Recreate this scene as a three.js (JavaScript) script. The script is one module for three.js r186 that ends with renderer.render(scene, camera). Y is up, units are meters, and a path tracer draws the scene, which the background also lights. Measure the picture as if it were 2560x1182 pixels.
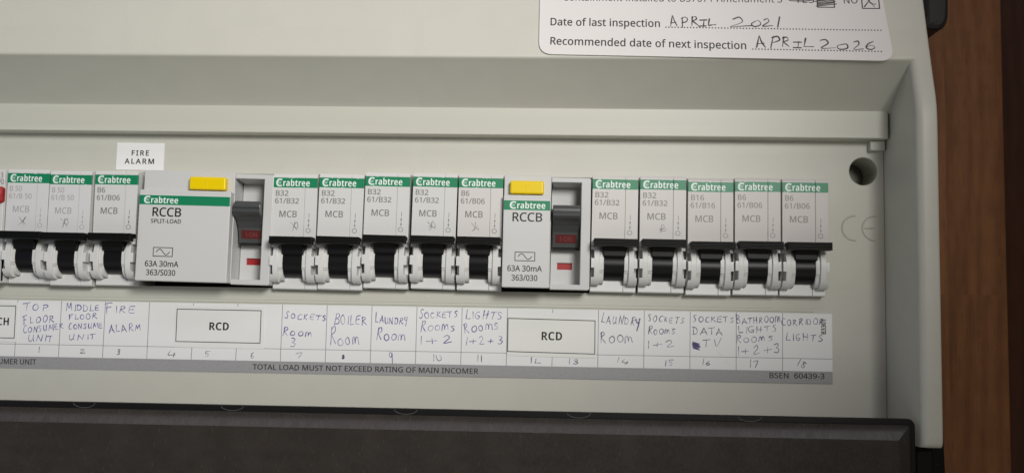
import * as THREE from 'three';
import { RoundedBoxGeometry } from 'three/addons/geometries/RoundedBoxGeometry.js';
import { mergeGeometries, toCreasedNormals } from 'three/addons/utils/BufferGeometryUtils.js';
import { RectAreaLightUniformsLib } from 'three/addons/lights/RectAreaLightUniformsLib.js';

// ------------------------------------------------------------------ camera, light, exposure
// everything below is written in millimetres and stored in metres (MM); x runs along the breaker row, y up, z out of the panel
const MM = 0.001;
const scene = new THREE.Scene();
const camera = new THREE.PerspectiveCamera(27.68, 1024 / 472, 0.01, 20);
camera.position.set(50.15 * MM, -10.2 * MM, 370.16 * MM);
camera.rotation.set(0.07725, 0.03749, 0.01676, 'YXZ');
scene.background = new THREE.Color().setRGB(0.062, 0.052, 0.038);
RectAreaLightUniformsLib.init();
const target = new THREE.Vector3(-20 * MM, 40 * MM, 0);
function areaLight(name, w, h, [x, y, z], rgb, strength, aim = target) {
  const l = new THREE.RectAreaLight(new THREE.Color().setRGB(...rgb), strength, w, h);
  l.name = name; l.position.set(x * MM, y * MM, z * MM); l.lookAt(aim); scene.add(l);
  return l;
}
const key = new THREE.SpotLight(new THREE.Color().setRGB(1, 0.985, 0.94), 1.2, 0, 0.484, 1, 2);     // the soft main light, from above on the right
key.name = 'main_light'; key.position.set(232 * MM, 208 * MM, 585 * MM); key.target.position.set(-90 * MM, 82 * MM, 0);
key.castShadow = true; key.shadow.radius = 5; key.shadow.camera.near = 0.1; key.shadow.mapSize.set(2048, 2048);
scene.add(key, key.target);
areaLight('side_window_light', 0.3, 0.4, [-550, -10, 260], [0.6, 0.95, 1.45], 0.55, new THREE.Vector3(0.024, -0.059, 0));
areaLight('ceiling_light', 1.6, 0.2, [0, 850, 600], [1, 0.93, 1.02], 1.8, new THREE.Vector3(0, 0, 0.03));
areaLight('floor_light', 1.3, 0.5, [-60, -560, 640], [1, 0.97, 0.9], 0.42, new THREE.Vector3(-0.02, 0.05, 0.01));
const EXPOSURE = 1.0;
const renderer = new THREE.WebGLRenderer({ antialias: true });
renderer.setSize(1024, 472);
renderer.toneMapping = THREE.LinearToneMapping;
renderer.toneMappingExposure = EXPOSURE;
renderer.shadowMap.enabled = true;

// ------------------------------------------------------------------ helpers
let seed = 7;
const rnd = () => ((seed = (seed * 1664525 + 1013904223) >>> 0) / 4294967296);
const jit = (a) => (rnd() * 2 - 1) * a;
const used = {};
function numbered(n) { const k = used[n] = (used[n] ?? -1) + 1; return k ? `${n}_${String(k).padStart(3, '0')}` : n; }
const toM = (g) => { if (!g.userData.inMetres) { g.scale(MM, MM, MM); g.userData.inMetres = true; } return g; };
function mesh(name, geo, mat, parent, p = [0, 0, 0]) {
  const m = new THREE.Mesh(toM(geo), mat);
  m.name = name; m.castShadow = m.receiveShadow = true; m.position.set(p[0] * MM, p[1] * MM, p[2] * MM);
  parent.add(m); return m;
}
function thing(name, label, category, p = [0, 0, 0], group) {
  const o = new THREE.Group(); o.name = numbered(name); o.position.set(p[0] * MM, p[1] * MM, p[2] * MM);
  o.userData = { label, category }; if (group) o.userData.group = group;
  scene.add(o); return o;
}
function structure(name, geo, mat, p) { const m = mesh(name, geo, mat, scene, p); m.userData.kind = 'structure'; return m; }
const std = (rgb, roughness = 0.5, o = {}) => new THREE.MeshPhysicalMaterial({ color: new THREE.Color().setRGB(...rgb), roughness, ...o });
// a rounded box given by its bounds
function box(x0, x1, y0, y1, z0, z1, r = 0.2, seg = 2) {
  const g = new RoundedBoxGeometry(x1 - x0, y1 - y0, z1 - z0, seg, Math.min(r, (x1 - x0) / 2.01, (y1 - y0) / 2.01, (z1 - z0) / 2.01));
  return g.translate((x0 + x1) / 2, (y0 + y1) / 2, (z0 + z1) / 2);
}
const shapeOf = (pts) => new THREE.Shape(pts.map((p) => new THREE.Vector2(p[0], p[1])));
// a profile of [z, y] points drawn out along x
function alongX(pts, x0, x1, bevel = 0.12) {
  const g = new THREE.ExtrudeGeometry(pts instanceof THREE.Shape ? pts : shapeOf(pts), { depth: x1 - x0 - 2 * bevel, bevelEnabled: bevel > 0, bevelSize: bevel, bevelThickness: bevel, bevelOffset: -bevel, bevelSegments: 2, curveSegments: 10 });
  g.rotateY(-Math.PI / 2).translate(x1 - bevel, 0, 0);
  return g;
}
// an outline of [x, y] points drawn out along z
function alongZ(shape, z0, z1, bevel = 0.12) {
  const g = new THREE.ExtrudeGeometry(shape instanceof THREE.Shape ? shape : shapeOf(shape), { depth: z1 - z0 - 2 * bevel, bevelEnabled: bevel > 0, bevelSize: bevel, bevelThickness: bevel, bevelOffset: -bevel, bevelSegments: 2, curveSegments: 16 });
  return g.translate(0, 0, z0 + bevel);
}
function rounded(x0, x1, y0, y1, r) {
  const s = new THREE.Shape();
  s.moveTo(x0 + r, y0); s.lineTo(x1 - r, y0); s.absarc(x1 - r, y0 + r, r, -Math.PI / 2, 0); s.lineTo(x1, y1 - r); s.absarc(x1 - r, y1 - r, r, 0, Math.PI / 2);
  s.lineTo(x0 + r, y1); s.absarc(x0 + r, y1 - r, r, Math.PI / 2, Math.PI); s.lineTo(x0, y0 + r); s.absarc(x0 + r, y0 + r, r, Math.PI, 1.5 * Math.PI);
  return s;
}
function roundedQuad(c, r) {                                          // four corners, counter-clockwise
  const s = new THREE.Shape(), v = c.map((p) => new THREE.Vector2(...p));
  v.forEach((p, i) => {
    const a = v[(i + 3) % 4].clone().sub(p).setLength(r).add(p), b = v[(i + 1) % 4].clone().sub(p).setLength(r).add(p);
    i ? s.lineTo(a.x, a.y) : s.moveTo(a.x, a.y); s.quadraticCurveTo(p.x, p.y, b.x, b.y);
  });
  s.closePath(); return s;
}
// rows of [x, y, z] joined into a sheet
function sheet(rows, crease = 0.7) {
  const g = new THREE.BufferGeometry(), n = rows[0].length, idx = [];
  for (let i = 0; i + 1 < rows.length; i++) for (let j = 0; j + 1 < n; j++) { const a = i * n + j; idx.push(a, a + 1, a + n, a + 1, a + n + 1, a + n); }
  g.setAttribute('position', new THREE.Float32BufferAttribute(rows.flat(2), 3));
  g.setAttribute('uv', new THREE.Float32BufferAttribute(rows.flatMap((r) => r.flatMap((p) => [p[0], p[1] + p[2] * 0.7])), 2));
  g.setIndex(idx);
  return toCreasedNormals(g, crease);
}
function planarUV(g, x0, x1, y0, y1) {
  const p = g.attributes.position, uv = new Float32Array(p.count * 2);
  for (let i = 0; i < p.count; i++) { uv[2 * i] = (p.getX(i) - x0) / (x1 - x0); uv[2 * i + 1] = (p.getY(i) - y0) / (y1 - y0); }
  g.setAttribute('uv', new THREE.BufferAttribute(uv, 2)); return g;
}
function joined(list) { return mergeGeometries(list.map((g) => { const h = g.index ? g.toNonIndexed() : g; for (const k of Object.keys(h.attributes)) if (!['position', 'normal', 'uv'].includes(k)) h.deleteAttribute(k); return h; })); }

// ------------------------------------------------------------------ textures
// a print: drawing in millimetres, y up, over the bounds given
function print(x0, x1, y0, y1, perMM, draw) {
  const c = document.createElement('canvas'); c.width = Math.round((x1 - x0) * perMM); c.height = Math.round((y1 - y0) * perMM);
  const ctx = c.getContext('2d'), sx = c.width / (x1 - x0), sy = c.height / (y1 - y0);
  ctx.setTransform(sx, 0, 0, sy, -x0 * sx, y1 * sy);                  // y stays down inside: draw at -y
  draw(ctx);
  const t = new THREE.CanvasTexture(c); t.colorSpace = THREE.SRGBColorSpace; t.anisotropy = 8; return t;
}
// text from x to x + width, capitals of height cap, baseline at y, turned by a radians
function text(ctx, str, x, y, width, cap, { font = 'sans-serif', weight = '', color = '#333', a = 0, fat = 0, gap = 0 } = {}) {
  ctx.save(); ctx.translate(x, -y); ctx.rotate(-a); ctx.fillStyle = ctx.strokeStyle = color; ctx.lineJoin = 'round';
  ctx.font = `${weight} 100px ${font}`;
  const parts = gap ? [...str] : [str], w = parts.reduce((s, p) => s + ctx.measureText(p).width + gap, -gap); ctx.scale(width / w, cap / 71.4);
  let at = 0;
  for (const p of parts) { ctx.fillText(p, at, 0); if (fat) { ctx.lineWidth = fat; ctx.strokeText(p, at, 0); } at += ctx.measureText(p).width + gap; }
  ctx.restore();
}
function rect(ctx, x0, x1, y0, y1, color) { ctx.fillStyle = color; ctx.fillRect(x0, -y1, x1 - x0, y1 - y0); }
function line(ctx, pts, w, color) { ctx.strokeStyle = color; ctx.lineWidth = w; ctx.lineCap = ctx.lineJoin = 'round'; ctx.beginPath(); pts.forEach((p, i) => (i ? ctx.lineTo(p[0], -p[1]) : ctx.moveTo(p[0], -p[1]))); ctx.stroke(); }
// a pen stroke that runs smoothly through its points
function pen(ctx, pts, w, color) {
  const q = pts.length > 2 ? new THREE.CatmullRomCurve3(pts.map((p) => new THREE.Vector3(p[0], p[1], 0)), false, 'centripetal').getPoints(pts.length * 6) : new THREE.LineCurve3(new THREE.Vector3(...pts[0], 0), new THREE.Vector3(...pts[1], 0)).getPoints(5);
  const ph = rnd() * 6, k = 0.5 + rnd();
  for (let i = 0; i + 1 < q.length; i++) { const u = i / q.length; line(ctx, [[q[i].x, q[i].y], [q[i + 1].x, q[i + 1].y]], w * (0.82 + 0.28 * Math.sin(ph + u * 5 * k) - 0.25 * u * u), color); }
}
// the letters as a hand writes them: pen strokes in a box one wide and one high
const O_ = [[.5, 1], [.12, .75], [.08, .25], [.45, 0], [.88, .25], [.85, .75], [.55, 1], [.42, .96]];
const HAND = {
  A: [1, [[0, -.02], [.4, 1]], [[.4, 1], [.62, .5], [1, 0]], [[.1, .3], [.85, .36]]], B: [.9, [[.12, 1.02], [.05, 0]], [[.02, .95], [.6, 1], [.75, .75], [.1, .52]], [[.1, .52], [.8, .45], [.85, .12], [0, 0]]],
  C: [.85, [[.9, .9], [.5, 1], [.1, .55], [.2, .1], [.6, 0], [.95, .12]]], D: [.9, [[.12, 1], [.08, 0]], [[0, .97], [.65, .9], [.9, .45], [.55, .05], [0, .02]]],
  E: [.85, [[.85, .97], [.2, .9], [.1, .1], [.9, .03]], [[.15, .5], [.75, .55]]], F: [.9, [[.25, .95], [.12, -.05]], [[-.1, .85], [.25, .97], [1, 1]], [[.12, .5], [.75, .55]]],
  G: [.9, [[.85, .95], [.4, .95], [.08, .4], [.4, .02], [.8, .15], [.8, .42]], [[.5, .42], [.95, .42]]], H: [.9, [[.1, 1], [.05, 0]], [[.85, 1], [.8, 0]], [[.05, .5], [1, .52]]],
  I: [.35, [[.55, 1], [.45, 0]]], K: [.8, [[.15, 1], [.1, 0]], [[.8, .95], [.2, .45]], [[.2, .45], [.9, .05]]], L: [.8, [[.2, 1], [.1, .06]], [[.1, .06], [.95, .1]]],
  M: [1.1, [[0, 0], [.15, .95]], [[.15, .95], [.45, .3], [.5, .35], [.8, .95]], [[.8, .95], [1, 0]]], m: [1.1, [[0, 0], [.1, .9], [.3, .95], [.45, .15]], [[.45, .15], [.6, .85], [.8, .9], [1, .02]]],
  N: [.95, [[.05, 0], [.15, 1]], [[.15, 1], [.8, 0]], [[.8, 0], [.95, 1.05]]], O: [.9, O_], P: [.85, [[.2, 1], [.1, -.05]], [[.05, .9], [.6, 1.02], [.9, .75], [.6, .5], [.12, .45]]],
  R: [.9, [[.18, 1], [.08, 0]], [[.05, .88], [.6, 1.02], [.75, .75], [.15, .5]], [[.2, .5], [.95, 0]]], S: [.8, [[.85, .9], [.5, 1], [.2, .8], [.5, .52], [.75, .3], [.5, .03], [.05, .05]]],
  T: [.9, [[.5, .95], [.4, 0]], [[-.05, .9], [1, 1]]], U: [.9, [[.1, 1], [.08, .25], [.4, 0], [.75, .25]], [[.85, 1], [.8, .25], [.95, 0]]], V: [.9, [[.1, .9], [.4, 0], [1, 1.1]]],
  Y: [.9, [[.08, 1], [.2, .5], [.75, .55]], [[.9, 1], [.75, .3], [.55, -.25]]], '+': [1.1, [[.1, .4], [.95, .44]], [[.55, .75], [.5, .1]]],
  0: [.9, [[.1, .9], [.15, .3], [.5, 0], [.9, .3], [.8, .8], [.6, .85]]],
  1: [.4, [[.55, 1], [.45, 0]]], 2: [.85, [[.1, .8], [.5, 1], [.75, .7], [.1, .02], [.95, .05]]], 3: [.8, [[.08, .95], [.55, 1], [.72, .78], [.34, .55], [.78, .33], [.55, .03], [.05, .08]]],
  4: [.9, [[.3, .95], [.05, .35], [.95, .4]], [[.85, .65], [.7, -.1]]], 5: [.8, [[.25, .95], [.2, .6], [.65, .5], [.6, .1], [.1, .05]], [[.25, .95], [.95, 1]]], 6: [.8, [[.8, 1], [.3, .7], [.15, .2], [.5, 0], [.85, .25], [.5, .5], [.2, .3]]],
  7: [.8, [[.05, .85], [.9, 1], [.5, 0]]], 8: [.8, [[.8, .85], [.4, 1], [.25, .75], [.75, .3], [.4, 0], [.15, .25], [.8, .9]]], 9: [.8, [[.85, .8], [.45, 1], [.1, .75], [.5, .55], [.85, .9], [.7, 0]]],
};
// a word written from [x0, y0] to [x1, y1]; the first letter h high, the others h * low
function hand(ctx, word, x0, y0, x1, y1, h, low, w, color) {
  const letters = [...word].map((c, i) => (c === 'M' && i > 1 && low < 0.8 ? 'm' : c)), wide = (c) => HAND[c][0] * 1.32;
  const total = letters.reduce((s, c) => s + wide(c), 0) - 0.25, unit = Math.hypot(x1 - x0, y1 - y0) / total, a = Math.atan2(y1 - y0, x1 - x0);
  let at = 0;
  letters.forEach((c, i) => {
    const k = (i ? low : 1) * h * (1 + jit(0.13)), lw = HAND[c][0] * unit * (0.94 + jit(0.12)), tilt = jit(0.12), dy = jit(0.06) * h;
    for (const s of HAND[c].slice(1)) {
      const pts = s.map(([u, v]) => {
        const px = at * unit + (u + jit(0.055)) * lw + v * k * (0.05 + tilt), py = (v + jit(0.045)) * k + dy;
        return [x0 + px * Math.cos(a) - py * Math.sin(a), y0 + px * Math.sin(a) + py * Math.cos(a)];
      });
      pen(ctx, pts, w * (1 + jit(0.25)), color);
    }
    at += wide(c);
  });
}
// smooth value noise for grain
const lattice = new Float32Array(65536).map(() => rnd());
function vnoise(x, y) {
  const xi = Math.floor(x), yi = Math.floor(y), fx = x - xi, fy = y - yi, s = fx * fx * (3 - 2 * fx), t = fy * fy * (3 - 2 * fy);
  const g = (i, j) => lattice[(((i % 256) + 256) % 256) + 256 * (((j % 256) + 256) % 256)];
  return (g(xi, yi) * (1 - s) + g(xi + 1, yi) * s) * (1 - t) + (g(xi, yi + 1) * (1 - s) + g(xi + 1, yi + 1) * s) * t;
}
function field(w, h, f, srgb) {
  const d = new Uint8Array(w * h * 4);
  for (let y = 0; y < h; y++) for (let x = 0; x < w; x++) { const c = f(x, y), o = (y * w + x) * 4; d[o] = c[0]; d[o + 1] = c[1]; d[o + 2] = c[2]; d[o + 3] = 255; }
  const t = new THREE.DataTexture(d, w, h); t.wrapS = t.wrapT = THREE.RepeatWrapping; t.magFilter = THREE.LinearFilter; t.minFilter = THREE.LinearMipmapLinearFilter; t.generateMipmaps = true;
  if (srgb) t.colorSpace = THREE.SRGBColorSpace; t.needsUpdate = true; return t;
}
const toS = (v) => 255 * (v <= 0.0031308 ? 12.92 * v : 1.055 * v ** (1 / 2.4) - 0.055);
// moulded grey plastic: fine grain, a few flecks of dust and small stains
function plasticMap(base, flecks) {
  const N = 1024, spots = [];
  for (let i = 0; i < flecks; i++) spots.push([rnd() * N, rnd() * N, 0.6 + rnd() * 1.3, rnd() < 0.4 ? 1 : -0.6]);
  const add = new Float32Array(N * N);
  for (const [sx, sy, r, v] of spots) for (let y = -4; y <= 4; y++) for (let x = -4; x <= 4; x++) { const d = Math.hypot(x, y); if (d < r * 1.6) add[((Math.floor(sy + y) + N) % N) * N + ((Math.floor(sx + x) + N) % N)] += v * 0.22 * (1 - d / (r * 1.6)); }
  for (let i = 0; i < 26; i++) { let x = rnd() * N, y = rnd() * N; const a = rnd() * 0.7 - 0.2, n = 20 + rnd() * 70, v = rnd() < 0.6 ? -0.06 : 0.05; for (let k = 0; k < n; k++) { x += Math.cos(a); y += Math.sin(a) + jit(0.3); add[((Math.floor(y) + N) % N) * N + ((Math.floor(x) + N) % N)] += v * rnd(); } }
  const t = field(N, N, (x, y) => {
    const g = 1 + (vnoise(x / 4, y / 4) - 0.5) * 0.012 + (vnoise(x / 64, y / 64) - 0.5) * 0.03 + add[y * N + x] * 0.85;
    return base.map((b) => Math.min(255, toS(b * g)));
  }, true);
  t.repeat.set(1 / 110, 1 / 110); return t;
}
const grainBump = field(256, 256, (x, y) => { const v = 128 + (vnoise(x / 2, y / 2) - 0.5) * 120; return [v, v, v]; });
grainBump.repeat.set(1 / 14, 1 / 14);

// black moulding with a few specks of dust and short scratches
const dustyBlack = (() => {
  const N = 512, add = new Float32Array(N * N);
  for (let i = 0; i < 70; i++) { let x = rnd() * N, y = rnd() * N; const n = rnd() < 0.25 ? 6 + rnd() * 18 : 1 + rnd() * 2, a = jit(0.5), v = 0.02 + 0.12 * rnd() ** 3; for (let k = 0; k < n; k++) { add[((Math.floor(y) + N) % N) * N + ((Math.floor(x) + N) % N)] += v; x += Math.cos(a); y += Math.sin(a); } }
  const t = field(N, N, (x, y) => { const v = 0.007 + add[y * N + x]; return [toS(v), toS(v), toS(v)]; }, true); t.repeat.set(1 / 45, 1 / 45); return t;
})();

// ------------------------------------------------------------------ materials
const GREY = [0.575, 0.57, 0.505];
const greyPlastic = std([1, 1, 1], 0.42, { map: plasticMap(GREY, 170), bumpMap: grainBump, bumpScale: 0.000012 });
const white = std([0.7, 0.7, 0.69], 0.38), black = std([0.007, 0.007, 0.008], 0.36, { specularIntensity: 0.5 }), blackSatin = std([1, 1, 1], 0.45, { specularIntensity: 0.4, map: dustyBlack });
const pale = std([0.58, 0.585, 0.58], 0.42), inside = std([0.012, 0.012, 0.012], 0.8), yellow = std([0.86, 0.62, 0.0], 0.3), red = std([0.38, 0.02, 0.025], 0.35), darkGrey = std([0.062, 0.066, 0.068], 0.35), clipGrey = std([0.02, 0.02, 0.02], 0.5);
const sheetOf = (map, roughness = 0.42) => std([1, 1, 1], roughness, { map });

// ------------------------------------------------------------------ boards behind
function woodMap(a, b, c, seedAt) {
  return field(1024, 1024, (x, y) => {
    const warp = (vnoise(y / 300 + seedAt, x / 400) - 0.5) * 90 + (vnoise(x / 90 + seedAt, y / 260) - 0.5) * 26;
    const ring = 0.5 + 0.5 * Math.sin((x + warp) / 17 + 3 * vnoise(x / 120 + seedAt, y / 900)), fine = vnoise(x / 2.2, y / 70 + seedAt), pore = vnoise(x / 1.3 + 40, y / 24), broad = vnoise(x / 210 + seedAt, y / 500);
    const k = 0.2 + 0.32 * ring ** 1.6 + 0.22 * (fine - 0.5) + 0.45 * (broad - 0.4), p = pore > 0.82 ? 0.72 : 1;
    return a.map((v, i) => toS(Math.max(0, (v + (b[i] - v) * Math.min(1, Math.max(0, k)))) * p * (1 + (vnoise(x / 30, y / 30 + 9) - 0.5) * c)));
  }, true);
}
const boardMap = woodMap([0.36, 0.155, 0.058], [0.2, 0.075, 0.024], 0.25, 3), plankMap = woodMap([0.11, 0.032, 0.011], [0.05, 0.018, 0.008], 0.3, 17);
boardMap.repeat.set(1 / 75, 1 / 260); plankMap.repeat.set(1 / 75, 1 / 260);
function board(name, label, x0, x1, z0, z1, map) {
  const g = box(x0, x1, -230, 260, z0, z1, 1.2);
  planarUV(g, 0, 1, 0, 1);
  const t = thing(name, label, 'wooden board', [(x0 + x1) / 2, -230, z0]);
  mesh('board', g.translate(-(x0 + x1) / 2, 230, -z0), std([1, 1, 1], 0.6, { map, bumpMap: map, bumpScale: 0.0001 }), t);
}
board('wooden_board', 'lit brown wooden board with vertical grain that the grey enclosure is fixed on', -320, 250.7, -75, -55, boardMap);
board('wooden_plank', 'dark reddish wooden plank at the far right edge, set back behind the brown board', 236, 420, -112, -86, plankMap);

// ------------------------------------------------------------------ the enclosure
const unit = thing('consumer_unit', 'light grey plastic consumer unit housing with its smoked cover hanging open below the breakers', 'fuse box', [0, -55, -55]);
const U = [0, 55, 55];                                                // children are drawn in panel coordinates
{
  const s = rounded(-260, 178.9, -58, 67, 0.5);
  const cut = new THREE.Path(); [[-185, 41.6], [-185, -2.35], [-107.5, -2.35], [-107.5, -2.85], [-55.7, -2.85], [-55.7, -2.35], [-19.8, -2.35], [-19.8, -2.85], [66.4, -2.85], [66.4, -2.45], [102.3, -2.45], [102.3, -3], [155.7, -3], [155.7, 41.6]].forEach((p, i) => (i ? cut.lineTo(...p) : cut.moveTo(...p))); cut.closePath();
  const hole = new THREE.Path(); hole.absarc(171.1, 45.4, 5.35, 0, Math.PI * 2, true);
  s.holes.push(cut, hole);
  mesh('front_panel', alongZ(s, -3, 0, 0.3), greyPlastic, unit, U);
  const tube = new THREE.CylinderGeometry(5.3, 5.1, 15, 40, 1, true).rotateX(Math.PI / 2).translate(171.1, 45.4, -10.1);
  const well = mesh('screw_well', tube, std([0.5, 0.5, 0.44], 0.6, { side: THREE.DoubleSide }), unit, U);
  const screw = mesh('screw', new THREE.CylinderGeometry(4.9, 4.9, 2, 32).rotateX(Math.PI / 2).translate(171.1, 45.4, -17), std([0.2, 0.2, 0.18], 0.4, { metalness: 0.6 }), unit, U);
  mesh('back_box', box(-260, 176, -52, 66, -54, -20, 1), inside, unit, U);
  // moulded rail above the label strip, ledge, tab
  mesh('label_rail', joined([box(-260, 151.7, -8.75, -8.3, -0.2, 0.35, 0.12), box(-260, 151.7, -7.6, -7.3, -0.2, 0.15, 0.05)]), greyPlastic, unit, U);
  mesh('ledge', box(-262, 178.6, 57.0, 70, -0.5, 6.5, 0.45, 3), greyPlastic, unit, U);
  mesh('tab', box(172.9, 178.5, 53.1, 56.9, -0.5, 3, 0.3), greyPlastic, unit, U);
  // raised CE mark
  const arc = (r, x, y, a0, a1) => new THREE.TorusGeometry(r, 0.34, 8, 40, a1 - a0).rotateZ(a0).scale(1, 1, 0.8).translate(x, y, 0);
  const rod = (x0, x1, y) => new THREE.CapsuleGeometry(0.34, x1 - x0, 4, 8).rotateZ(Math.PI / 2).scale(1, 1, 0.8).translate((x0 + x1) / 2, y, 0);
  mesh('embossed_mark', joined([arc(4.7, 167.5, 23.5, 1.5, 4.78), arc(4.7, 175.2, 23.5, 1.5, 4.78), rod(171.6, 174.4, 23.6)]), std([0.5, 0.5, 0.44], 0.45), unit, U);
  // sloping top and the soffit under its front edge
  const slope = (y) => 25.93 - 0.25 * (y - 82.5), prof = [];
  for (let y = 170; y >= 83.6; y -= 14.4) prof.push([y, slope(y)]);
  prof.push([83.2, slope(83.2)], [82.5, 25.86], [82.05, 25.6], [81.75, 25.25], [81.4, 24.7], [80.6, 23.6], [68.6, 7.6], [67.6, 6.6], [66.6, 5.8]);
  mesh('top_housing', sheet(prof.map(([y, z]) => { const r = []; for (let i = 0; i <= 30; i++) r.push([-262 + (182.65 + 262) * i / 30, y, z]); return r; }), 0.9), greyPlastic, unit, U);
  // right-hand cheek: one cross-section carried down the side
  const front = (y) => (y < 58 ? 31 : y < 70 ? 31 - (y - 58) ** 2 / 96 : 29.5 - 0.25 * (y - 70) - Math.max(0, 0) - 0.44 * (1 - Math.exp(-(y - 70) / 8)));
  const ys = [170, 140, 120, 105, 95, 88, 82, 78, 74, 71, 69, 67, 65, 63, 61, 59, 57, 50, 30, 10, -10, -30, -45, -51, -53, -54, -54.6, -54.95];
  const drop = { '-53': 0.1, '-54': 0.45, '-54.6': 0.95, '-54.95': 1.6 };
  const rows = ys.map((y) => {
    const f = (y > 82 ? 25.93 - 0.25 * (y - 82.5) : front(y)) - (drop[y] ?? 0) , r = [[178.85, y, -3], [179.3, y, 6], [179.75, y, Math.min(18, f - 6)], [180.05, y, f - 2.6]];
    for (let i = 1; i <= 6; i++) { const a = Math.PI / 2 * i / 6; r.push([182.6 - 2.55 * Math.cos(a), y, f - 2.6 + 2.6 * Math.sin(a)]); }
    r.push([184.5, y, f]);
    for (let i = 0; i <= 5; i++) { const a = Math.PI / 2 * i / 5; r.push([186.3 + 1.0 * Math.sin(a), y, f - 1.0 + 1.0 * Math.cos(a)]); }
    r.push([187.4, y, -20], [187.4, y, -55]); return r;
  });
  rows.push(rows.at(-1).map(([x, y, z]) => [x, -55, Math.min(z, 27) - 0.5])); rows.push(rows.at(-1).map(([x]) => [x, -55, -55]));
  mesh('end_cheek', sheet(rows, 0.6), greyPlastic, unit, U);
  // smoked cover, hinged open below
  const R = 2.6, xr = 179.2, yt = -45.45, path = (s, z) => {
    const p = []; for (let i = 0; i <= 24; i++) p.push([-262 + (xr - R + 262) * i / 24, yt - s, z]);
    const r = Math.max(R - s, 0.25), cx = xr - s - r, cy = yt - s - r;
    p[24] = [cx, yt - s, z];
    for (let i = 1; i <= 8; i++) { const a = Math.PI / 2 * (1 - i / 8); p.push([cx + r * Math.cos(a), cy + r * Math.sin(a), z]); }
    p.push([xr - s, -70, z + 0.2], [xr - s, -120, z + 0.2]); return p;
  };
  const prof2 = [[0, 25.4], [0, 26.6], [0.25, 27.0], [2.0, 27.05], [2.15, 27.2], [2.25, 27.6], [2.45, 27.85], [4.5, 29.3], [6.9, 30.95], [7.05, 31.03], [8.2, 31.05], [9.2, 31.07]];
  const rows2 = prof2.slice(5).map(([s, z]) => path(s, z)), lipRows = prof2.slice(0, 6).map(([s, z]) => path(s, z));
  rows2.push(rows2.at(-1).map(([x, y, z]) => [x, -118, 30.5]));
  const dust = [];
  for (let i = 0; i < 900; i++) dust.push([rnd() * 1024, rnd() * 1024, rnd() * 1.4 + 0.5, rnd()]);
  const specks = new Float32Array(1024 * 1024);
  for (const [x, y, r, v] of dust) { const L = v > 0.8 ? 5 + r * 3 : r; for (let j = -8; j <= 8; j++) for (let i = -2; i <= 2; i++) { const d = Math.hypot(i / 0.7, j / Math.max(1, L)); if (d < 1.2) specks[((Math.floor(y + j) + 1024) % 1024) * 1024 + ((Math.floor(x + i) + 1024) % 1024)] += (1.2 - d) * (0.02 + 0.06 * v * v); } }
  const coverMap = field(1024, 1024, (x, y) => {
    const film = 0.007 * vnoise(x / 60, y / 40) + 0.0035 * vnoise(x / 6, y / 9) + 0.004 * vnoise(x / 2, y / 2), v = 0.024 + film + specks[y * 1024 + x];
    return [toS(v * 1.16), toS(v), toS(v * 0.88)];
  }, true);
  coverMap.repeat.set(1 / 90, 1 / 90);
  const coverRough = field(512, 512, (x, y) => { const v = 255 * (0.22 + 0.05 * vnoise(x / 30, y / 18) + 0.08 * vnoise(x / 3, y / 5)); return [v, v, v]; }); coverRough.repeat.set(1 / 90, 1 / 90);
  const smoked = std([1, 1, 1], 1, { map: coverMap, roughnessMap: coverRough });
  const cover = mesh('smoked_cover', sheet(rows2, 0.35), smoked, unit, U);
  mesh('cover_lip', sheet(lipRows, 0.35), std([0.008, 0.008, 0.009], 0.28), cover);
  cover.userData.label = 'dark smoked plastic cover hanging open along the bottom';
  mesh('hinge_end', joined([box(180, 187, -120, -56, -20, 24, 1.5), alongZ([[181, -30], [197.2, -30], [199.6, -50], [201.6, -120], [181, -120]], -6, 0, 0.3)]), blackSatin, unit, U);
  for (const [x, w] of [[-116, 4], [-62, 4], [0.5, 4.1], [62, 4.1], [122, 4.1]]) {
    const pts = []; for (let i = 0; i <= 16; i++) { const a = Math.PI * i / 16, y = -45.75 - 1.7 * Math.sin(a); pts.push(new THREE.Vector3(x - w * Math.cos(a), y, 27.04)); }
    mesh('moulding_mark', new THREE.TubeGeometry(new THREE.CatmullRomCurve3(pts), 20, 0.07, 5), std([0.16, 0.16, 0.16], 0.5), cover);
  }
}
{ // grey clip on the board
  const t = thing('cable_clip', 'dark grey rounded plastic clip on the brown board beside the top corner of the enclosure', 'clip', [211.5, 110, -55]);
  const s = new THREE.Shape(); s.moveTo(-4.6, 45); s.lineTo(-4.6, 2); s.quadraticCurveTo(-4.5, 0.4, -3, 0.3); s.lineTo(0.5, 0); s.quadraticCurveTo(4.6, 0.2, 5.5, 6); s.lineTo(6.6, 45); s.closePath();
  mesh('clip_body', alongZ(s, 0.2, 26, 1.9), clipGrey, t);
  mesh('clip_slot', box(-5.2, -3.6, 6, 44, 20, 26.3, 0.3), inside, t);
}

// ------------------------------------------------------------------ breakers
const rowGroup = 'circuit breakers along the row';
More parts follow.
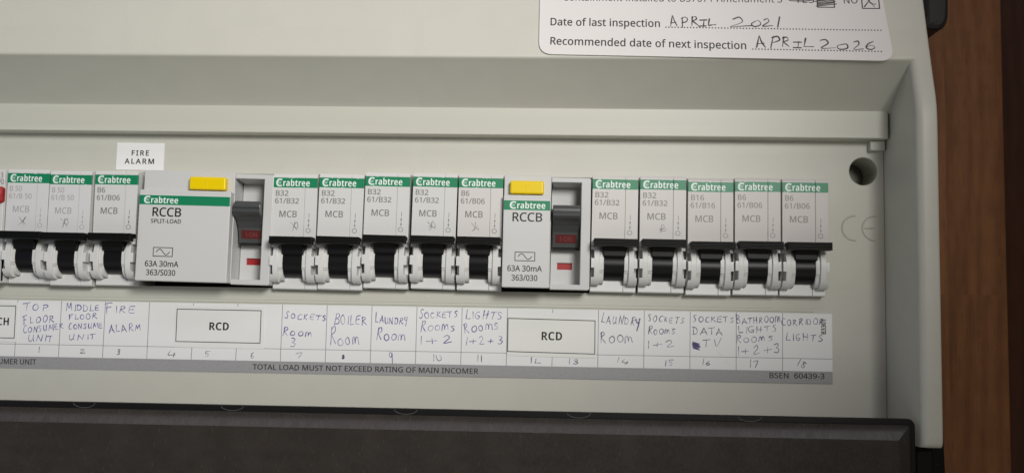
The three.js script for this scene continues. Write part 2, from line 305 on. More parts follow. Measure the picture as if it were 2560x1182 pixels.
// side view of a round guard: a flattened arc, cut back where it is notched
const guard = (rz, ry, zc, yc, cuts = [], depth = 0) => {
  const p = [], at = (a, d) => { const t = a * Math.PI / 180; return [zc + rz * Math.cos(t) ** 0.72 - d, yc + ry * Math.sin(t)]; };
  for (let a = -86; a <= 86; a += 2) p.push([a, cuts.some(([l, u]) => a > l && a < u) ? depth : 0]);
  for (const [l, u] of cuts) p.push([l, 0], [l + 0.01, depth], [u - 0.01, depth], [u, 0]);
  p.sort((m, n) => m[0] - n[0]);
  const q = p.map(([a, d]) => at(a, d)); q.push([1.5, q.at(-1)[1]], [1.5, q[0][1]]); return q;
};
const cache = {};
function breakerShapes(w) {
  if (cache[w]) return cache[w];
  const h = w / 2 - 0.1, split = -w / 2 + w * 0.72, yc = -32.2, zc = 3.4, B = {};
  B.case = alongX([[-12, 1.4], [8.3, 1.4], [8.6, 1], [8.6, -25.2], [2.4, -26], [2.4, -42.4], [-12, -42.4]], -h + 0.05, h - 0.05, 0.1);
  const plate = (x0, x1) => planarUV(alongX([[8.2, 1.5], [8.45, 1.5], [9, 0.45], [9, -25.2], [8.2, -25.2]], x0, x1, 0.08), -w / 2, w / 2, -25.2, 1.5);
  B.front = plate(-h, split - 0.05); B.side = plate(split + 0.05, h);
  const lip = (x0, x1) => alongX([[1, -36.9], [3.3, -36.9], [4.0, -37.6], [4.4, -42.2], [4.0, -42.6], [1, -42.6]], x0, x1, 0.15);
  B.lip = [lip(-h, split - 0.05), lip(split + 0.05, h)];
  const notches = [[16, 44], [-38, -10]];
  const ring = (s) => {
    const X = (a, b) => (s < 0 ? [-h + a, -h + b] : [h - b, h - a]);
    return joined([alongX(guard(5.3, 7.9, 5.1, yc, notches, 4.6), ...X(0, 1.3), 0.1), alongX(guard(5.3, 7.9, 5.1, yc), ...X(1.15, 3.2), 0.2),
      alongX(guard(4.7, 7.3, 4.9, yc, [[-86, -24], [-20, -18], [29, 31], [35, 86]], 0.5), ...X(3.0, 4.8), 0.1)]);
  };
  B.rings = [ring(-1), ring(1)];
  B.drum = new THREE.CylinderGeometry(6.0, 6.0, w - 8.6, 48).rotateZ(Math.PI / 2).translate(0, yc, zc);
  const ridge = [[12.2, -22.85]]; for (let i = 0; i < 5; i++) ridge.push([15.2, -22.85 - i * 0.57], [15.45, -22.98 - i * 0.57], [15.45, -23.28 - i * 0.57], [15.2, -23.41 - i * 0.57]);
  ridge.push([15.1, -25.75], [12.0, -25.85]);
  B.bar = joined([alongX(ridge.reverse(), -8.1, 8.1, 0.12), box(-8.2, 8.2, -24.5, -22.75, 9.3, 13, 0.7, 3)]);
  const nk = new THREE.Shape(); nk.moveTo(-4.9, -25.4); nk.lineTo(4.9, -25.4); nk.quadraticCurveTo(4.25, -26.6, 4.1, -29.2); nk.lineTo(-4.1, -29.2); nk.quadraticCurveTo(-4.25, -26.6, -4.9, -25.4);
  B.neck = joined([alongZ(nk, 6, 10.4, 0.3), alongX([[3, -25.2], [11.6, -25.4], [10.3, -27.4], [9.5, -29.4], [8.2, -31], [3, -31]], -4.05, 4.05, 0.1)]);
  return cache[w] = B;
}
const GREEN = 'rgb(10,128,86)';
function brand(ctx, x, y, width, cap) {                               // white lettering with the zigzag in its capital
  const c = { weight: 'bold', color: '#e9efeb' };
  text(ctx, 'C', x, y - cap * 0.05, width * 0.21, cap * 1.16, c); text(ctx, 'rabtree', x + width * 0.205, y, width * 0.795, cap, c);
  const z = []; for (let i = 0; i < 7; i++) z.push([x + width * (0.045 + 0.02 * i), y + cap * (i % 2 ? 0.3 : 0.75)]);
  line(ctx, z, 0.15, '#bfd6c9');
}
function breakerPrint(w, code, ref, ink, hue, mark, plain) {
  return print(-w / 2, w / 2, -25.2, 1.5, 22, (ctx) => {
    const L = -w / 2, k = w / 17.3;
    rect(ctx, L, w / 2, -25.2, 1.5, hue); rect(ctx, L, w / 2, -3.75, 0, GREEN);
    brand(ctx, L + 0.95 * k, -3.2, 13.4 * k, 2.5);
    if (plain) rect(ctx, L + 12.2 * k, L + 12.28 * k, -25.2, 1.5, 'rgba(90,90,90,.2)');
    const c = { color: ink, fat: 2.5 };
    text(ctx, code, L + 0.95 * k, -6.95, (code.length < 3 ? 3.4 : 5.3) * k, 2.0, c); text(ctx, ref, L + 0.9 * k, -9.85, 9.5 * k, 2.0, c); text(ctx, 'MCB', L + 2.6 * k, -15.1, 7.2 * k, 2.35, c);
    for (let i = 0; i < 5; i++) { ctx.fillStyle = 'rgba(235,240,236,.8)'; ctx.beginPath(); ctx.ellipse(L + 1 + rnd() * (w - 2), rnd() < 0.7 ? 0.02 : 3.7, 0.1 + rnd() * 0.35, 0.06 + rnd() * 0.1, 0, 0, 7); ctx.fill(); }
    for (let i = 0; i < 14; i++) { ctx.fillStyle = `rgba(120,116,108,${0.08 + 0.15 * rnd()})`; ctx.beginPath(); ctx.arc(L + rnd() * w, 4 + rnd() * 21, 0.05 + rnd() * 0.12, 0, 7); ctx.fill(); }
    const x = L + 14.35 * k;
    line(ctx, [[x + 0.05, -13.5], [x, -15.2]], 0.2, ink); line(ctx, [[x, -15.7], [x - 0.08, -18.7]], 0.16, ink);
    for (const [y, d] of [[-15.6, -0.9], [-18.8, 0.9]]) { ctx.fillStyle = ink; ctx.beginPath(); ctx.moveTo(x - 0.03, -y); ctx.lineTo(x - 0.4, -(y + d)); ctx.lineTo(x + 0.34, -(y + d)); ctx.fill(); }
    ctx.strokeStyle = ink; ctx.lineWidth = 0.22; ctx.beginPath(); ctx.arc(x - 0.1, 20.1, 0.82, 0, 7); ctx.stroke();
    if (mark) { const g = 'rgba(70,72,80,.85)', mx = L + (mark[1] ?? 7.6) * k, my = -18.6; for (const s of mark[0]) pen(ctx, s.map(([u, v]) => [mx + u * 1.7, my + v * 1.8]), 0.17, g); }
  });
}
// pencilled marks
const M1 = [[[-.8, .9], [.2, 0], [.8, -.8]], [[-.2, -1], [.1, .2], [.7, .9], [.9, -.3], [-.1, 0]], [[.2, 1], [.1, -.4]]];
const M2 = [[[-.9, .8], [.9, -.6]], [[-.4, -1], [.3, 1], [.9, -.3], [-.6, -.1]], [[.2, 1], [0, -.9]]];
const M3 = [[[-.8, .7], [.1, -.1], [.9, -.4]], [[.1, .9], [-.1, -.8]], [[-.5, -.9], [.6, .3]], [[-.1, -.1], [.9, -.7]]];
const M4 = [[[-.7, -.1], [.3, .1], [1.2, .1]], [[-.5, -.6], [.1, .9], [.5, .5], [-.2, -.4], [.9, -.3]], [[-.1, .9], [-.3, -.8]]];
const M5 = [[[-.8, .9], [-.1, .1], [.5, -.9]], [[.7, 1], [.2, .1], [-.8, -.9]], [[.9, .9], [.3, 0], [.8, -.7]]];
function breaker(n, x, y, w, deg, code, ref, over, { ink = '#7b7b79', hue = '#d3d3d1', mark, plain, bar = 0.25, dark } = {}, label) {
  const t = thing('circuit_breaker', label, 'circuit breaker', [x, y, 0], rowGroup), B = breakerShapes(w);
  t.rotation.set(jit(0.012), jit(0.012), deg * Math.PI / 180); t.position.z = jit(0.25) * MM;
  const m = sheetOf(breakerPrint(w, code, ref, ink, hue, mark, plain), 0.4);
  mesh('case', B.case, white, t); mesh('front_plate', B.front, m, t); mesh('side_plate', B.side, m, t);
  for (const g of B.lip) mesh('lower_lip', g, white, t);
  for (const g of B.rings) mesh('ring_guard', g, white, t);
  const tg = mesh('toggle', B.neck, black, t, [bar * 0.4, 0, 0]);
  mesh('grip_bar', B.bar, blackSatin, tg, [bar * 0.6, 0, 0]); mesh('drum', B.drum, black, tg, [-bar * 0.4, 0, 0]);
}
const faded = { ink: '#a9a9a8', hue: '#d4d4d4' }, tail = { ink: '#7f7b77', hue: '#cbc7c3', bar: 0.1, plain: 1 };
breaker(1, -151.25, 39.75, 16.55, -0.3, 'B 50', '61/B 50', 0, { ...faded, mark: [M5, 7], bar: 0.9, plain: 1 }, 'white breaker marked B 50 above the handwritten TOP FLOOR entry');
breaker(2, -134.3, 39.15, 16.5, -0.2, 'B 50', '61/B 50', 0, { ...faded, mark: [M1, 6.8], bar: 1.1, plain: 1 }, 'white breaker marked B 50 above the handwritten MIDDLE FLOOR entry');
breaker(3, -116.5, 39.55, 16.9, -0.2, 'B6', '61/B06', 0, { bar: 0.9, plain: 1 }, 'white breaker marked B6 left of the wide RCCB, under the FIRE ALARM sticker');
breaker(7, -46.8, 39.2, 17.3, -0.4, 'B32', '61/B32', 0, { mark: [M1, 8.6], bar: 0.5 }, 'white breaker marked B32 right beside the wide split-load RCCB');
breaker(8, -28.9, 39.2, 17.35, -0.8, 'B32', '61/B32', 0, { bar: 0.5 }, 'white breaker marked B32 above the handwritten BOILER ROOM entry, no pencil mark');
breaker(9, -11.2, 39.95, 17.35, -0.8, 'B32', '61/B32', 0, { bar: 0.4 }, 'white breaker marked B32 above the handwritten LAUNDRY ROOM entry numbered 9');
breaker(10, 7.0, 40.05, 17.1, -0.9, 'B32', '61/B32', 0, { mark: [M2, 7.7], bar: 0.3 }, 'white breaker marked B32 with a pencilled star, above the entry numbered 10');
breaker(11, 24.5, 39.8, 17.1, -0.6, 'B6', '61/B06', 0, { mark: [M3, 6.8], bar: 0.1, hue: '#d1cecb' }, 'white breaker marked B6 with a pencilled cross, left of the narrow RCCB');
breaker(14, 75.5, 40.0, 17.5, -0.6, 'B32', '61/B32', 0, { bar: 0.2, hue: '#d1cecb' }, 'white breaker marked B32 right of the narrow RCCB, above LAUNDRY ROOM entry 14');
breaker(15, 93.55, 40.0, 17.5, -0.4, 'B32', '61/B32', 0, { bar: 0, mark: [M4, 8.4], hue: '#d1cecb' }, 'white breaker marked B32 with a pencilled loop, left of the one marked B16');
breaker(16, 111.2, 39.4, 17.2, -0.2, 'B16', '61/B16', 0, tail, 'white breaker marked B16, the only one with that rating');
breaker(17, 128.95, 39.65, 17.2, -0.2, 'B6', '61/B06', 0, tail, 'white breaker marked B6 above the handwritten BATHROOM LIGHTS entry');
breaker(18, 146.6, 39.65, 17.3, -0.1, 'B6', '61/B06', 0, tail, 'white breaker marked B6 at the end of the row beside the CE mark');

// main switch at the left edge of the picture
{
  const t = thing('main_switch', 'white main switch with a red lever at the left end of the row', 'main switch', [-177.6, 39.7, 0]);
  const m = sheetOf(print(-17, 17, -25.2, 1.5, 14, (ctx) => { rect(ctx, -17, 17, -25.2, 1.5, '#d3d3d1'); rect(ctx, -17, -4, -3.7, 0, GREEN); text(ctx, '3', 15.3, -1.9, 1.2, 2, { color: '#555' }); text(ctx, 'I/0', 14.2, -4.4, 2.7, 2, { color: '#555' }); text(ctx, '.', 15.6, -20, 0.5, 2, { color: '#555' }); }));
  mesh('case', box(-17.2, 17.2, -42.4, 1.4, -12, 8.4, 0.3), white, t);
  mesh('front_plate', planarUV(box(-17.1, 17.1, -25.2, 1.4, 8, 9, 0.3), -17, 17, -25.2, 1.5), m, t);
  mesh('lever', alongX([[7, -5.4], [9.6, -5.4], [10.6, -6.2], [11, -8.4], [10.6, -10.9], [9.6, -11.8], [7, -11.8]], -15.5, 17.15, 0.7), red, t);
  mesh('lower_lip', box(-17.2, 17.2, -42.6, -30, 6, 9.6, 0.8), white, t);
}

// ------------------------------------------------------------------ residual current breakers
function rccb(x, cw, deg, label, lines, bx) {
  const t = thing('residual_current_breaker', label, 'RCCB', [x, 19.5, 0]), P = [0, -19.5, 0];
  t.rotation.z = deg * Math.PI / 180;
  mesh('case', joined([box(-cw, 0.25, -1.4, 34.5, -12, 8.6, 0.2), box(-cw - 0.05, 0.2, 32, 41, -12, 9, 0.35)]), pale, t, P);
  const fs = shapeOf([[0.3, 40.4], [0.3, 38.6], [11.6, 38.6], [11.6, 0], [0.3, 0], [0.3, -1.95], [14.7, -1.95], [15.2, -1.5], [15.2, 39.9], [14.7, 40.4]]);
  mesh('frame', alongZ(fs, -12, 9, 0.25), pale, t, P);
  const [ix0, ix1] = [3.0, 8.8], floor = shapeOf([[0.5, -1], [12, -1], [12, 40], [0.5, 40]]), slot = new THREE.Path(); [[ix0, 8.6], [ix1, 8.6], [ix1, 5.95], [ix0, 5.95]].forEach((p, i) => (i ? slot.lineTo(...p) : slot.moveTo(...p))); slot.closePath(); floor.holes.push(slot);
  mesh('recess_floor', joined([alongZ(floor, -3, -0.8, 0.06), alongX([[-1, 37.7], [8, 38.5], [8, 39], [-1, 39]], 0.8, 11.7, 0.02)]), pale, t, P);
  const ind = mesh('indicator', box(ix0 - 0.4, ix1 + 0.4, 5.5, 9, -3.2, -1.7, 0.05), red, t, P);
  const tog = mesh('toggle', alongX([[-2, 14.0], [3.4, 14.3], [4.0, 17], [5.2, 20], [7.2, 22.4], [9.6, 23.9], [11.4, 24.7], [12.3, 25.6], [12.4, 26.6], [11.9, 26.85], [11.9, 27.1], [12.4, 27.35], [12.3, 28.3], [11.5, 29.2], [10.6, 29.35], [10.5, 29.75], [9.6, 29.9], [4, 30], [-2, 29.6]], 0.95, 11.35, 0.25), darkGrey, t, P);
  const wm = sheetOf(print(0, 7.8, 0, 3.4, 30, (c) => { rect(c, 0, 7.8, 0, 3.4, 'rgb(92,22,25)'); text(c, 'I-ON', 1.5, 0.8, 4.8, 1.75, { color: 'rgb(128,66,66)' }); }), 0.4);
  const win = planarUV(box(0, 7.8, 0, 3.4, -0.3, 0.12, 0.05), 0, 7.8, 0, 3.4);
  win.rotateX(0.31).translate(2.2, 15.95, 3.75);
  mesh('status_window', win, wm, tog);
  mesh('dark_gap', box(1, 11.3, 13.4, 14.05, -0.7, 3.2, 0.05), inside, t, P);
  const b = mesh('test_button', box(bx, bx + (cw > 20 ? 14.2 : 12.8), 33.6, 38.6, 7, 12, 0.75, 4), yellow, t, P);
  const bc = bx + (cw > 20 ? 7.1 : 6.4);
  mesh('test_letter', joined([box(bc - 0.75, bc + 0.75, 36.7, 37.05, 11.9, 12.1, 0.05), box(bc - 0.18, bc + 0.18, 34.9, 36.8, 11.9, 12.1, 0.05)]), yellow, b);
  const y0 = -1.6, y1 = 33.1, pm = print(-cw, 0, y0, y1, 22, (c) => {
    rect(c, -cw, 0, y0, y1, '#cdcdcc'); rect(c, -cw + 0.15, -0.15, 27.4, 31.0, GREEN); line(c, [[-cw + 0.15, 31.12], [-0.15, 31.12]], 0.1, '#eee');
    lines(c, -cw);
  });
  mesh('cover_plate', planarUV(box(-cw, 0, y0, y1, 8.2, 12.6, 0.4, 3), -cw, 0, y0, y1), sheetOf(pm), t, P);
}
const wave = (c, x0, x1, y0, y1) => {
  line(c, [[x0, y0], [x1, y0], [x1, y1], [x0, y1], [x0, y0]], 0.28, '#2c2c2c');
  const p = []; for (let i = 0; i <= 24; i++) p.push([x0 + (x1 - x0) * (0.16 + 0.68 * i / 24), (y0 + y1) / 2 + Math.sin(i / 24 * Math.PI * 2) * (y1 - y0) * 0.32]); line(c, p, 0.28, '#2c2c2c');
};
const ink = { color: '#1c1c1c', fat: 3 };
rccb(-70.6, 35.2, -0.75, 'wide white split-load RCCB with long blank cover, right of the fire alarm breaker', (c, L) => {
  brand(c, L + 1.6, 28.0, 13.6, 2.4); text(c, 'RCCB', L + 5.0, 23.0, 11.7, 3.25, ink); text(c, 'SPLIT-LOAD', L + 4.9, 20.4, 11.8, 1.5, ink);
  wave(c, L + 6.6, L + 14.0, 7.8, 11.1); text(c, '63A 30mA', L + 3.5, 3.9, 13.0, 2.1, ink); text(c, '363/S030', L + 4.2, 0.6, 11.4, 2.1, ink);
}, -16.6);
rccb(50.95, 17.7, -0.4, 'narrow white RCCB marked 363/030 in the middle of the breaker row', (c, L) => {
  brand(c, L + 2.1, 28.0, 13.8, 2.4); text(c, 'RCCB', L + 3.1, 23.2, 11.8, 3.2, ink);
  wave(c, L + 4.8, L + 12.2, 8.4, 11.6); text(c, '63A 30mA', L + 1.9, 4.5, 13.0, 2.1, ink); text(c, '363/030', L + 3.6, 1.0, 9.8, 2.1, ink);
}, -15.4);

// ------------------------------------------------------------------ labels
const INK = 'rgb(72,68,136)', INK2 = 'rgb(58,52,104)';
const WORDS = [
  ['TOP',-155.06,-13.42,-144.82,-13.03,3.2,0.65], ['FLOOR',-154.76,-18.53,-142.4,-17.47,3.41,0.75], ['CONSUMER',-154.56,-22.15,-138.55,-20.17,2.76,0.8], ['UNIT',-152.63,-25.3,-142.2,-25.12,2.55,1.0],
  ['MIDDLE',-137.84,-13.13,-124.59,-12.91,2.77,0.8], ['FLOOR',-136.79,-16.52,-125.52,-15.91,2.21,0.9], ['CONSUME',-136.58,-20.35,-123.17,-19.48,2.34,0.8], ['UNIT',-136.36,-24.59,-125.12,-23.75,2.04,1.0],
  ['FIRE',-122.15,-13.93,-110.46,-13.52,4.04,0.6], ['ALARM',-120.46,-21.55,-107.77,-20.06,3.05,0.85], ['1',-148.57,-29.48,-147.74,-29.46,1.78,1.0], ['2',-131.68,-29.38,-129.3,-29.34,1.61,1.0],
  ['3',-117.11,-29.75,-115.64,-29.72,1.9,1.0], ['4',-96.73,-30.22,-93.64,-30.16,1.94,1.0], ['5',-82.47,-29.95,-80.2,-29.91,1.89,1.0], ['6',-64.34,-30.17,-62.76,-30.14,2.18,1.0],
  ['SOCKETS',-51.52,-14.56,-35.01,-15.32,2.76,0.75], ['ROOM',-52.13,-21.25,-40.09,-21.25,3.34,0.55], ['3',-48.94,-25.57,-46.19,-25.52,3.33,1.0], ['BOILER',-32.01,-16.61,-19.37,-16.72,4.38,0.75],
  ['ROOM',-33.45,-24.46,-21.67,-24.25,5.82,0.5], ['LAUNDRY',-16.16,-15.84,-3.42,-16.03,3.83,0.7], ['ROOM',-15.42,-22.47,-4.11,-22.07,4.65,0.5], ['SOCKETS',0.92,-13.67,15.98,-13.0,3.33,0.7],
  ['ROOMS',1.67,-18.64,15.04,-18.2,3.74,0.6], ['1+2',1.17,-23.84,14.1,-22.78,3.11,0.9], ['LIGHTS',18.91,-13.57,33.1,-13.54,3.53,0.85], ['ROOMS',18.61,-18.97,31.91,-17.29,3.32,0.65],
  ['1+2+3',18.91,-23.52,33.68,-22.84,3.23,0.9], ['7',-46.85,-29.9,-43.73,-29.84,2.16,1.0], ['8',-28.73,-29.93,-27.31,-29.83,1.74,1.0], ['9',-10.15,-31.29,-8.56,-31.26,4.3,1.0],
  ['10',6.54,-29.94,10.08,-29.88,2.56,0.9], ['11',23.53,-29.83,25.57,-29.79,2.72,1.0], ['LAUNDRY',71.05,-14.13,86.12,-15.23,3.63,0.8], ['ROOM',70.83,-21.76,83.6,-21.33,4.12,0.6],
  ['SOCKETS',88.91,-13.21,102.69,-14.0,2.47,0.85], ['ROOMS',88.93,-18.35,99.41,-17.96,2.72,0.7], ['1+2',88.55,-23.7,99.02,-22.49,3.04,0.8], ['1L',43.86,-30.07,48.62,-30.06,2.14,0.8],
  ['13',58.54,-30.08,63.37,-29.91,2.05,0.9], ['14',76.87,-29.13,81.69,-30.18,2.05,1.0], ['15',95.15,-30.13,99.13,-29.77,1.88,1.0], ['SOCKETS',105.85,-13.33,121.92,-13.05,2.55,0.8],
  ['DATA',106.07,-18.05,117.62,-17.85,2.96,0.8], ['TV',109.76,-22.7,116.92,-22.37,3.07,1.0], ['BATHROOM',122.65,-13.66,139.27,-12.76,2.88,0.75], ['LIGHTS',123.26,-17.34,138.16,-16.26,2.54,0.85],
  ['ROOMS',122.44,-21.04,136.51,-19.77,2.79,0.7], ['1+2+3',122.84,-25.74,139.22,-24.21,3.6,0.85], ['CORRIDOR',139.59,-13.98,155.55,-13.38,2.95,0.7], ['LIGHTS',141.19,-19.77,155.29,-19.84,3.48,0.75],
  ['16',109.36,-29.66,112.92,-29.6,2.37,0.7], ['17',127.23,-30.02,130.85,-29.95,3.02,0.8], ['18',145.12,-28.79,148.36,-30.23,2.53,1.0],
];
{
  const x0 = -166, x1 = 158.6, y0 = -35.7, y1 = -9.3, mid = -4, paper = '#e9e9e9';
  const drawStrip = (c) => {
    rect(c, x0 - 4, x1, y0, y1, paper); rect(c, x0 - 4, x1, y0, -31.15, 'rgb(158,157,159)');
    for (let i = 0; i < 2600; i++) { c.fillStyle = `rgba(${rnd() < 0.5 ? '120,120,122' : '190,190,192'},.25)`; c.fillRect(x0 + rnd() * (x1 - x0), 31.25 + rnd() * 4.4, 0.35, 0.25); }
    const g = 'rgb(92,92,100)';
    line(c, [[x0 - 4, -26.4], [x1, -26.4]], 0.16, g);
    for (let k = 0; k <= 17; k++) { const x = 17.5 * (k - 9), short = k === 4 || k === 5 || k === 12; for (const [a, b] of short ? [[y1, -10.6], [-26, -31.1]] : [[y1, -31.1]]) line(c, [[x, a], [x - 0.12, b]], 0.17, g); }
    text(c, 'TOTAL LOAD MUST NOT EXCEED RATING OF MAIN INCOMER', -63.3, -34.45, 87.5, 2.0, { color: '#333335', fat: 2.5 }); text(c, 'CONSUMER UNIT', -171.5, -34.2, 22.6, 2.0, { color: '#333335', fat: 2.5 });
    text(c, 'BSEN  60439-3', 134.7, -33.95, 21, 2.0, { color: '#262626', fat: 3 }); text(c, 'B3301', 156.2, -17.2, 6.0, 1.65, { color: '#2c2c2c', a: Math.PI / 2, fat: 6 });
    for (const [s, a0, b0, a1, b1, h, low] of WORDS) hand(c, s, a0, b0, a1, b1, h, low, 0.27, s.length < 3 && h < 3.1 ? 'rgb(84,84,108)' : a0 > 60 ? 'rgb(70,64,104)' : INK);
    for (let i = 0; i < 9; i++) line(c, [[106.1 + jit(0.3), -20.9 - 0.3 * i], [108.5 + jit(0.4), -21.6 - 0.28 * i]], 0.3, INK2);
    pen(c, [[-28.1, -28.4], [-27.8, -29.2], [-28.4, -29.6]], 0.4, INK2); pen(c, [[85.6, -12.4], [85.3, -14.5], [84.7, -17]], 0.42, INK2); pen(c, [[84.2, -12.8], [84.8, -14.2], [85.6, -13.6]], 0.4, INK2);
    for (const [px, py] of [[115, -24], [118, -27.5]]) line(c, [[px, py], [px + 2.4, py - 2.2]], 0.07, 'rgba(120,120,126,.5)');
  };
  const P = 12.4, H = y1 - y0;                                        // the long print lies in the texture as two rows
  const tex = print(0, mid - x0, 0, 2 * H, P, (c) => {
    const keep = seed;
    c.save(); c.beginPath(); c.rect(0, -2 * H, mid - x0, H); c.clip(); c.translate(-x0, -(H - y0)); seed = 99; drawStrip(c); c.restore();
    c.save(); c.beginPath(); c.rect(0, -H, x1 - mid, H); c.clip(); c.translate(-mid, y0); seed = 99; drawStrip(c); c.restore();
    seed = keep;
  });
  const half = (a, b, u0, row) => { const g = new THREE.BoxGeometry(b - a, H, 0.3).translate((a + b) / 2, (y0 + y1) / 2, 0.17); return planarUV(g, a - u0, a - u0 + mid - x0, y0 - row * H, y0 - row * H + 2 * H); };
  const t = thing('circuit_label_strip', 'long white paper strip of handwritten circuit names and numbers under the breakers', 'label strip', [0, y0, 0]);
  mesh('paper', joined([half(x0, mid, 0, 1), half(mid, x1, 0, 0)]).translate(0, -y0, 0), sheetOf(tex, 0.45), t);
}
function sticker(name, label, category, quad, r, z0, z1, draw, perMM, roughness = 0.45, tilt) {
  const xs = quad.map((p) => p[0]), ys = quad.map((p) => p[1]), b = [Math.min(...xs), Math.max(...xs), Math.min(...ys), Math.max(...ys)], cx = (b[0] + b[1]) / 2;
  const g = planarUV(alongZ(roundedQuad(quad, r), 0, z1 - z0, 0.03), ...b).translate(-cx, -b[2], 0);
  const t = thing(name, label, category, tilt ? [cx, tilt[0] + b[2] * Math.cos(tilt[2]), tilt[1] - b[2] * Math.sin(tilt[2])] : [cx, b[2], z0]);
  if (tilt) t.rotation.x = -tilt[2];
  mesh('print', g, sheetOf(print(...b, perMM, (c) => draw(c, b)), roughness), t); return t;
}
const PAPER = '#e0e0de';
sticker('fire_alarm_sticker', 'small white sticker printed FIRE ALARM above the third breaker', 'sticker', [[-121.05, 42.75], [-101.95, 42.65], [-101.95, 53.5], [-120.95, 53.6]], 0.25, 0.02, 0.22, (c) => {
  rect(c, -122, -101, 42, 54, '#ececec'); text(c, 'FIRE', -115.2, 48.5, 7.3, 2.0, { color: '#161616', fat: 4, gap: 16 }); text(c, 'ALARM', -117.6, 45.2, 12.0, 2.0, { color: '#161616', fat: 4, gap: 16 });
}, 24);
const rcdBox = (c, x0, x1, y0, y1, a, ink2) => { c.save(); line(c, [[x0, y0], [x1, y0 - a], [x1, y1 - a], [x0, y1], [x0, y0]], 0.3, ink2); c.restore(); };
sticker('rcd_sticker', 'white RCD sticker with a boxed border under the wide split-load RCCB', 'sticker', [[-94.5, -26.4], [-59.4, -26.6], [-59.3, -10.3], [-94.5, -10.1]], 0.2, 0.33, 0.48, (c) => {
  rect(c, -95, -59, -27, -10, '#e7e7e5'); rcdBox(c, -93.9, -60.8, -24.25, -11.7, 0.1, '#3d443f'); text(c, 'RCD', -81.3, -19.6, 8.3, 2.95, { weight: 'bold', color: '#222' });
}, 22);
sticker('rcd_sticker', 'white RCD sticker with a boxed border under the narrow RCCB', 'sticker', [[35.1, -27.3], [69.2, -27.8], [69.3, -12.8], [35.1, -12.3]], 0.2, 0.33, 0.48, (c) => {
  rect(c, 35, 70, -28, -12, '#e7e7e2'); rcdBox(c, 35.3, 68.7, -25.75, -13.1, 0.4, '#33363a'); text(c, 'RCD', 47.9, -21.15, 8.5, 3.15, { weight: 'bold', color: '#161616' });
}, 22);
sticker('main_switch_sticker', 'white boxed sticker ending in CH at the left end of the strip', 'sticker', [[-192, -25.5], [-156.9, -25.6], [-157.1, -10.3], [-192, -10.2]], 0.2, 0.33, 0.48, (c) => {
  rect(c, -193, -156, -26, -10, '#e7e7e5'); rcdBox(c, -190.5, -158.1, -24.1, -11.6, 0, '#4a4d50'); text(c, 'MAIN SWITCH', -186.5, -19.15, 26.3, 2.95, { weight: 'bold', color: '#222' });
}, 18);
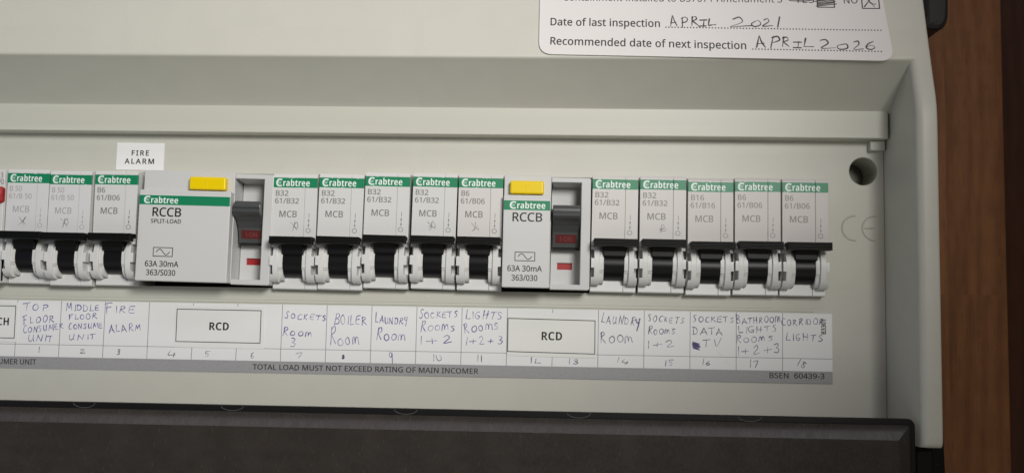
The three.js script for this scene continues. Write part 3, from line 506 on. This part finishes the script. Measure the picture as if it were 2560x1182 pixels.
// inspection card, stuck on the sloping top
{
  const D = '#2a2a2a', PENC = 'rgb(48,48,54)';
  sticker('inspection_card', 'white inspection card with dates in handwriting, stuck on the top of the enclosure', 'card', [[45.9, 0.7], [173.9, -1.15], [171.0, 40], [46, 40]], 5.2, 0, 0.4, (c) => {
    rect(c, 40, 180, -2, 41, '#dfdbda');
    for (let i = 0; i < 60; i++) { c.fillStyle = `rgba(150,150,150,${0.05 + 0.06 * rnd()})`; c.fillRect(46 + rnd() * 128, -40 * rnd(), 0.4, 0.3); }
    text(c, 'Containment installed to BS7671 Amendment 3', 54.4, 23.1, 81.2, 2.95, { color: D, a: -0.005 }); text(c, 'YES', 140, 22.6, 7.2, 2.95, { color: D }); text(c, 'NO', 157.5, 22.45, 5.6, 2.95, { color: D });
    text(c, 'Date of last inspection', 49.7, 12.65, 40.8, 3.05, { color: D, a: -0.012, fat: 2.5 }); text(c, 'Recommended date of next inspection', 49.7, 4.65, 71.8, 3.05, { color: D, a: -0.02, fat: 2.5 });
    const dots = (x0, y0, x1, y1) => { const n = Math.round((x1 - x0) / 1.13); for (let i = 0; i <= n; i++) { c.fillStyle = D; c.beginPath(); c.arc(x0 + (x1 - x0) * i / n, -(y0 + (y1 - y0) * i / n), 0.26, 0, 7); c.fill(); } };
    dots(92.4, 12.1, 170.2, 11.3); dots(123.5, 3.3, 169.5, 2.65);
    for (const [x0, y0, x1] of [[148.2, 20.8, 154.3], [164.4, 20.4, 170.6]]) line(c, [[x0, y0 + 6], [x0, y0], [x1, y0], [x1, y0 + 6], [x0, y0 + 6]], 0.4, '#222');
    for (let i = 0; i < 10; i++) line(c, [[147.6 + jit(0.6), 21.2 + i * 0.5], [154.5 + jit(0.7), 22.2 + i * 0.5]], 0.36, '#2a2a2a');
    for (let i = 0; i < 5; i++) pen(c, [[138.4 + jit(0.4), 23.6 + i * 0.35], [142, 23.2 + i * 0.4 + jit(0.3)], [147.6, 24 + i * 0.3]], 0.36, '#2a2a2a');
    pen(c, [[165.2, 21.1], [167, 23.6], [168.9, 26.2]], 0.45, '#222'); pen(c, [[165.6, 26], [167.2, 23.4], [168.8, 21.1]], 0.45, '#222'); pen(c, [[167.2, 22.9], [168.3, 22.3], [169.3, 22.2]], 0.42, '#222');
    hand(c, 'APR', 94.0, 12.5, 104.6, 12.6, 5.0, 0.8, 0.46, PENC); hand(c, 'I', 105.0, 12.6, 106.6, 12.6, 2.5, 1, 0.46, PENC); line(c, [[104.9, 15.1], [107.4, 15.2]], 0.5, PENC); line(c, [[104.4, 12.6], [107, 12.7]], 0.5, PENC); hand(c, 'L', 107.8, 12.7, 110.6, 12.9, 2.6, 1, 0.46, PENC);
    pen(c, [[117, 15.6], [119.4, 16.4], [120.4, 14.6], [115.9, 12.4], [120, 12.7], [123.6, 12.9]], 0.46, PENC); pen(c, [[125.2, 14.8], [123.6, 13.6], [124.6, 12.6], [126.9, 13.4], [126.4, 15], [124.7, 14.7]], 0.46, PENC);
    pen(c, [[128.3, 15.3], [129.5, 15.9], [130, 14.8], [127.7, 12.8], [131.4, 13]], 0.46, PENC); line(c, [[134, 16.6], [133.1, 12.5]], 0.5, PENC);
    hand(c, 'APR', 124.9, 4.2, 137.6, 3.9, 4.8, 0.86, 0.5, PENC); hand(c, 'I', 139, 4, 140.2, 4, 2.3, 1, 0.5, PENC); line(c, [[138.4, 6.2], [141.2, 6.2]], 0.46, PENC); line(c, [[138.2, 4], [141, 3.9]], 0.46, PENC); hand(c, 'L', 141.8, 4, 146, 4, 3.5, 1, 0.5, PENC);
    pen(c, [[148, 7], [150, 7.3], [150.8, 6], [148.2, 3.9], [153.3, 4]], 0.5, PENC); pen(c, [[155.8, 5.5], [153.9, 4.6], [154.6, 3.5], [157.6, 4], [157.4, 5.5], [155.2, 5.3]], 0.5, PENC);
    pen(c, [[160, 6.4], [161.5, 6.8], [161.8, 5.6], [159.8, 3.5], [163.2, 3.6]], 0.5, PENC); pen(c, [[167, 6.7], [165, 5.6], [164.3, 4.2], [165.6, 3.4], [167.3, 4.1], [166.5, 5.1], [164.5, 4.5]], 0.5, PENC);
  }, 15, 0.45, [82.5, 26.25, Math.atan(0.25)]);
}
renderer.render(scene, camera);
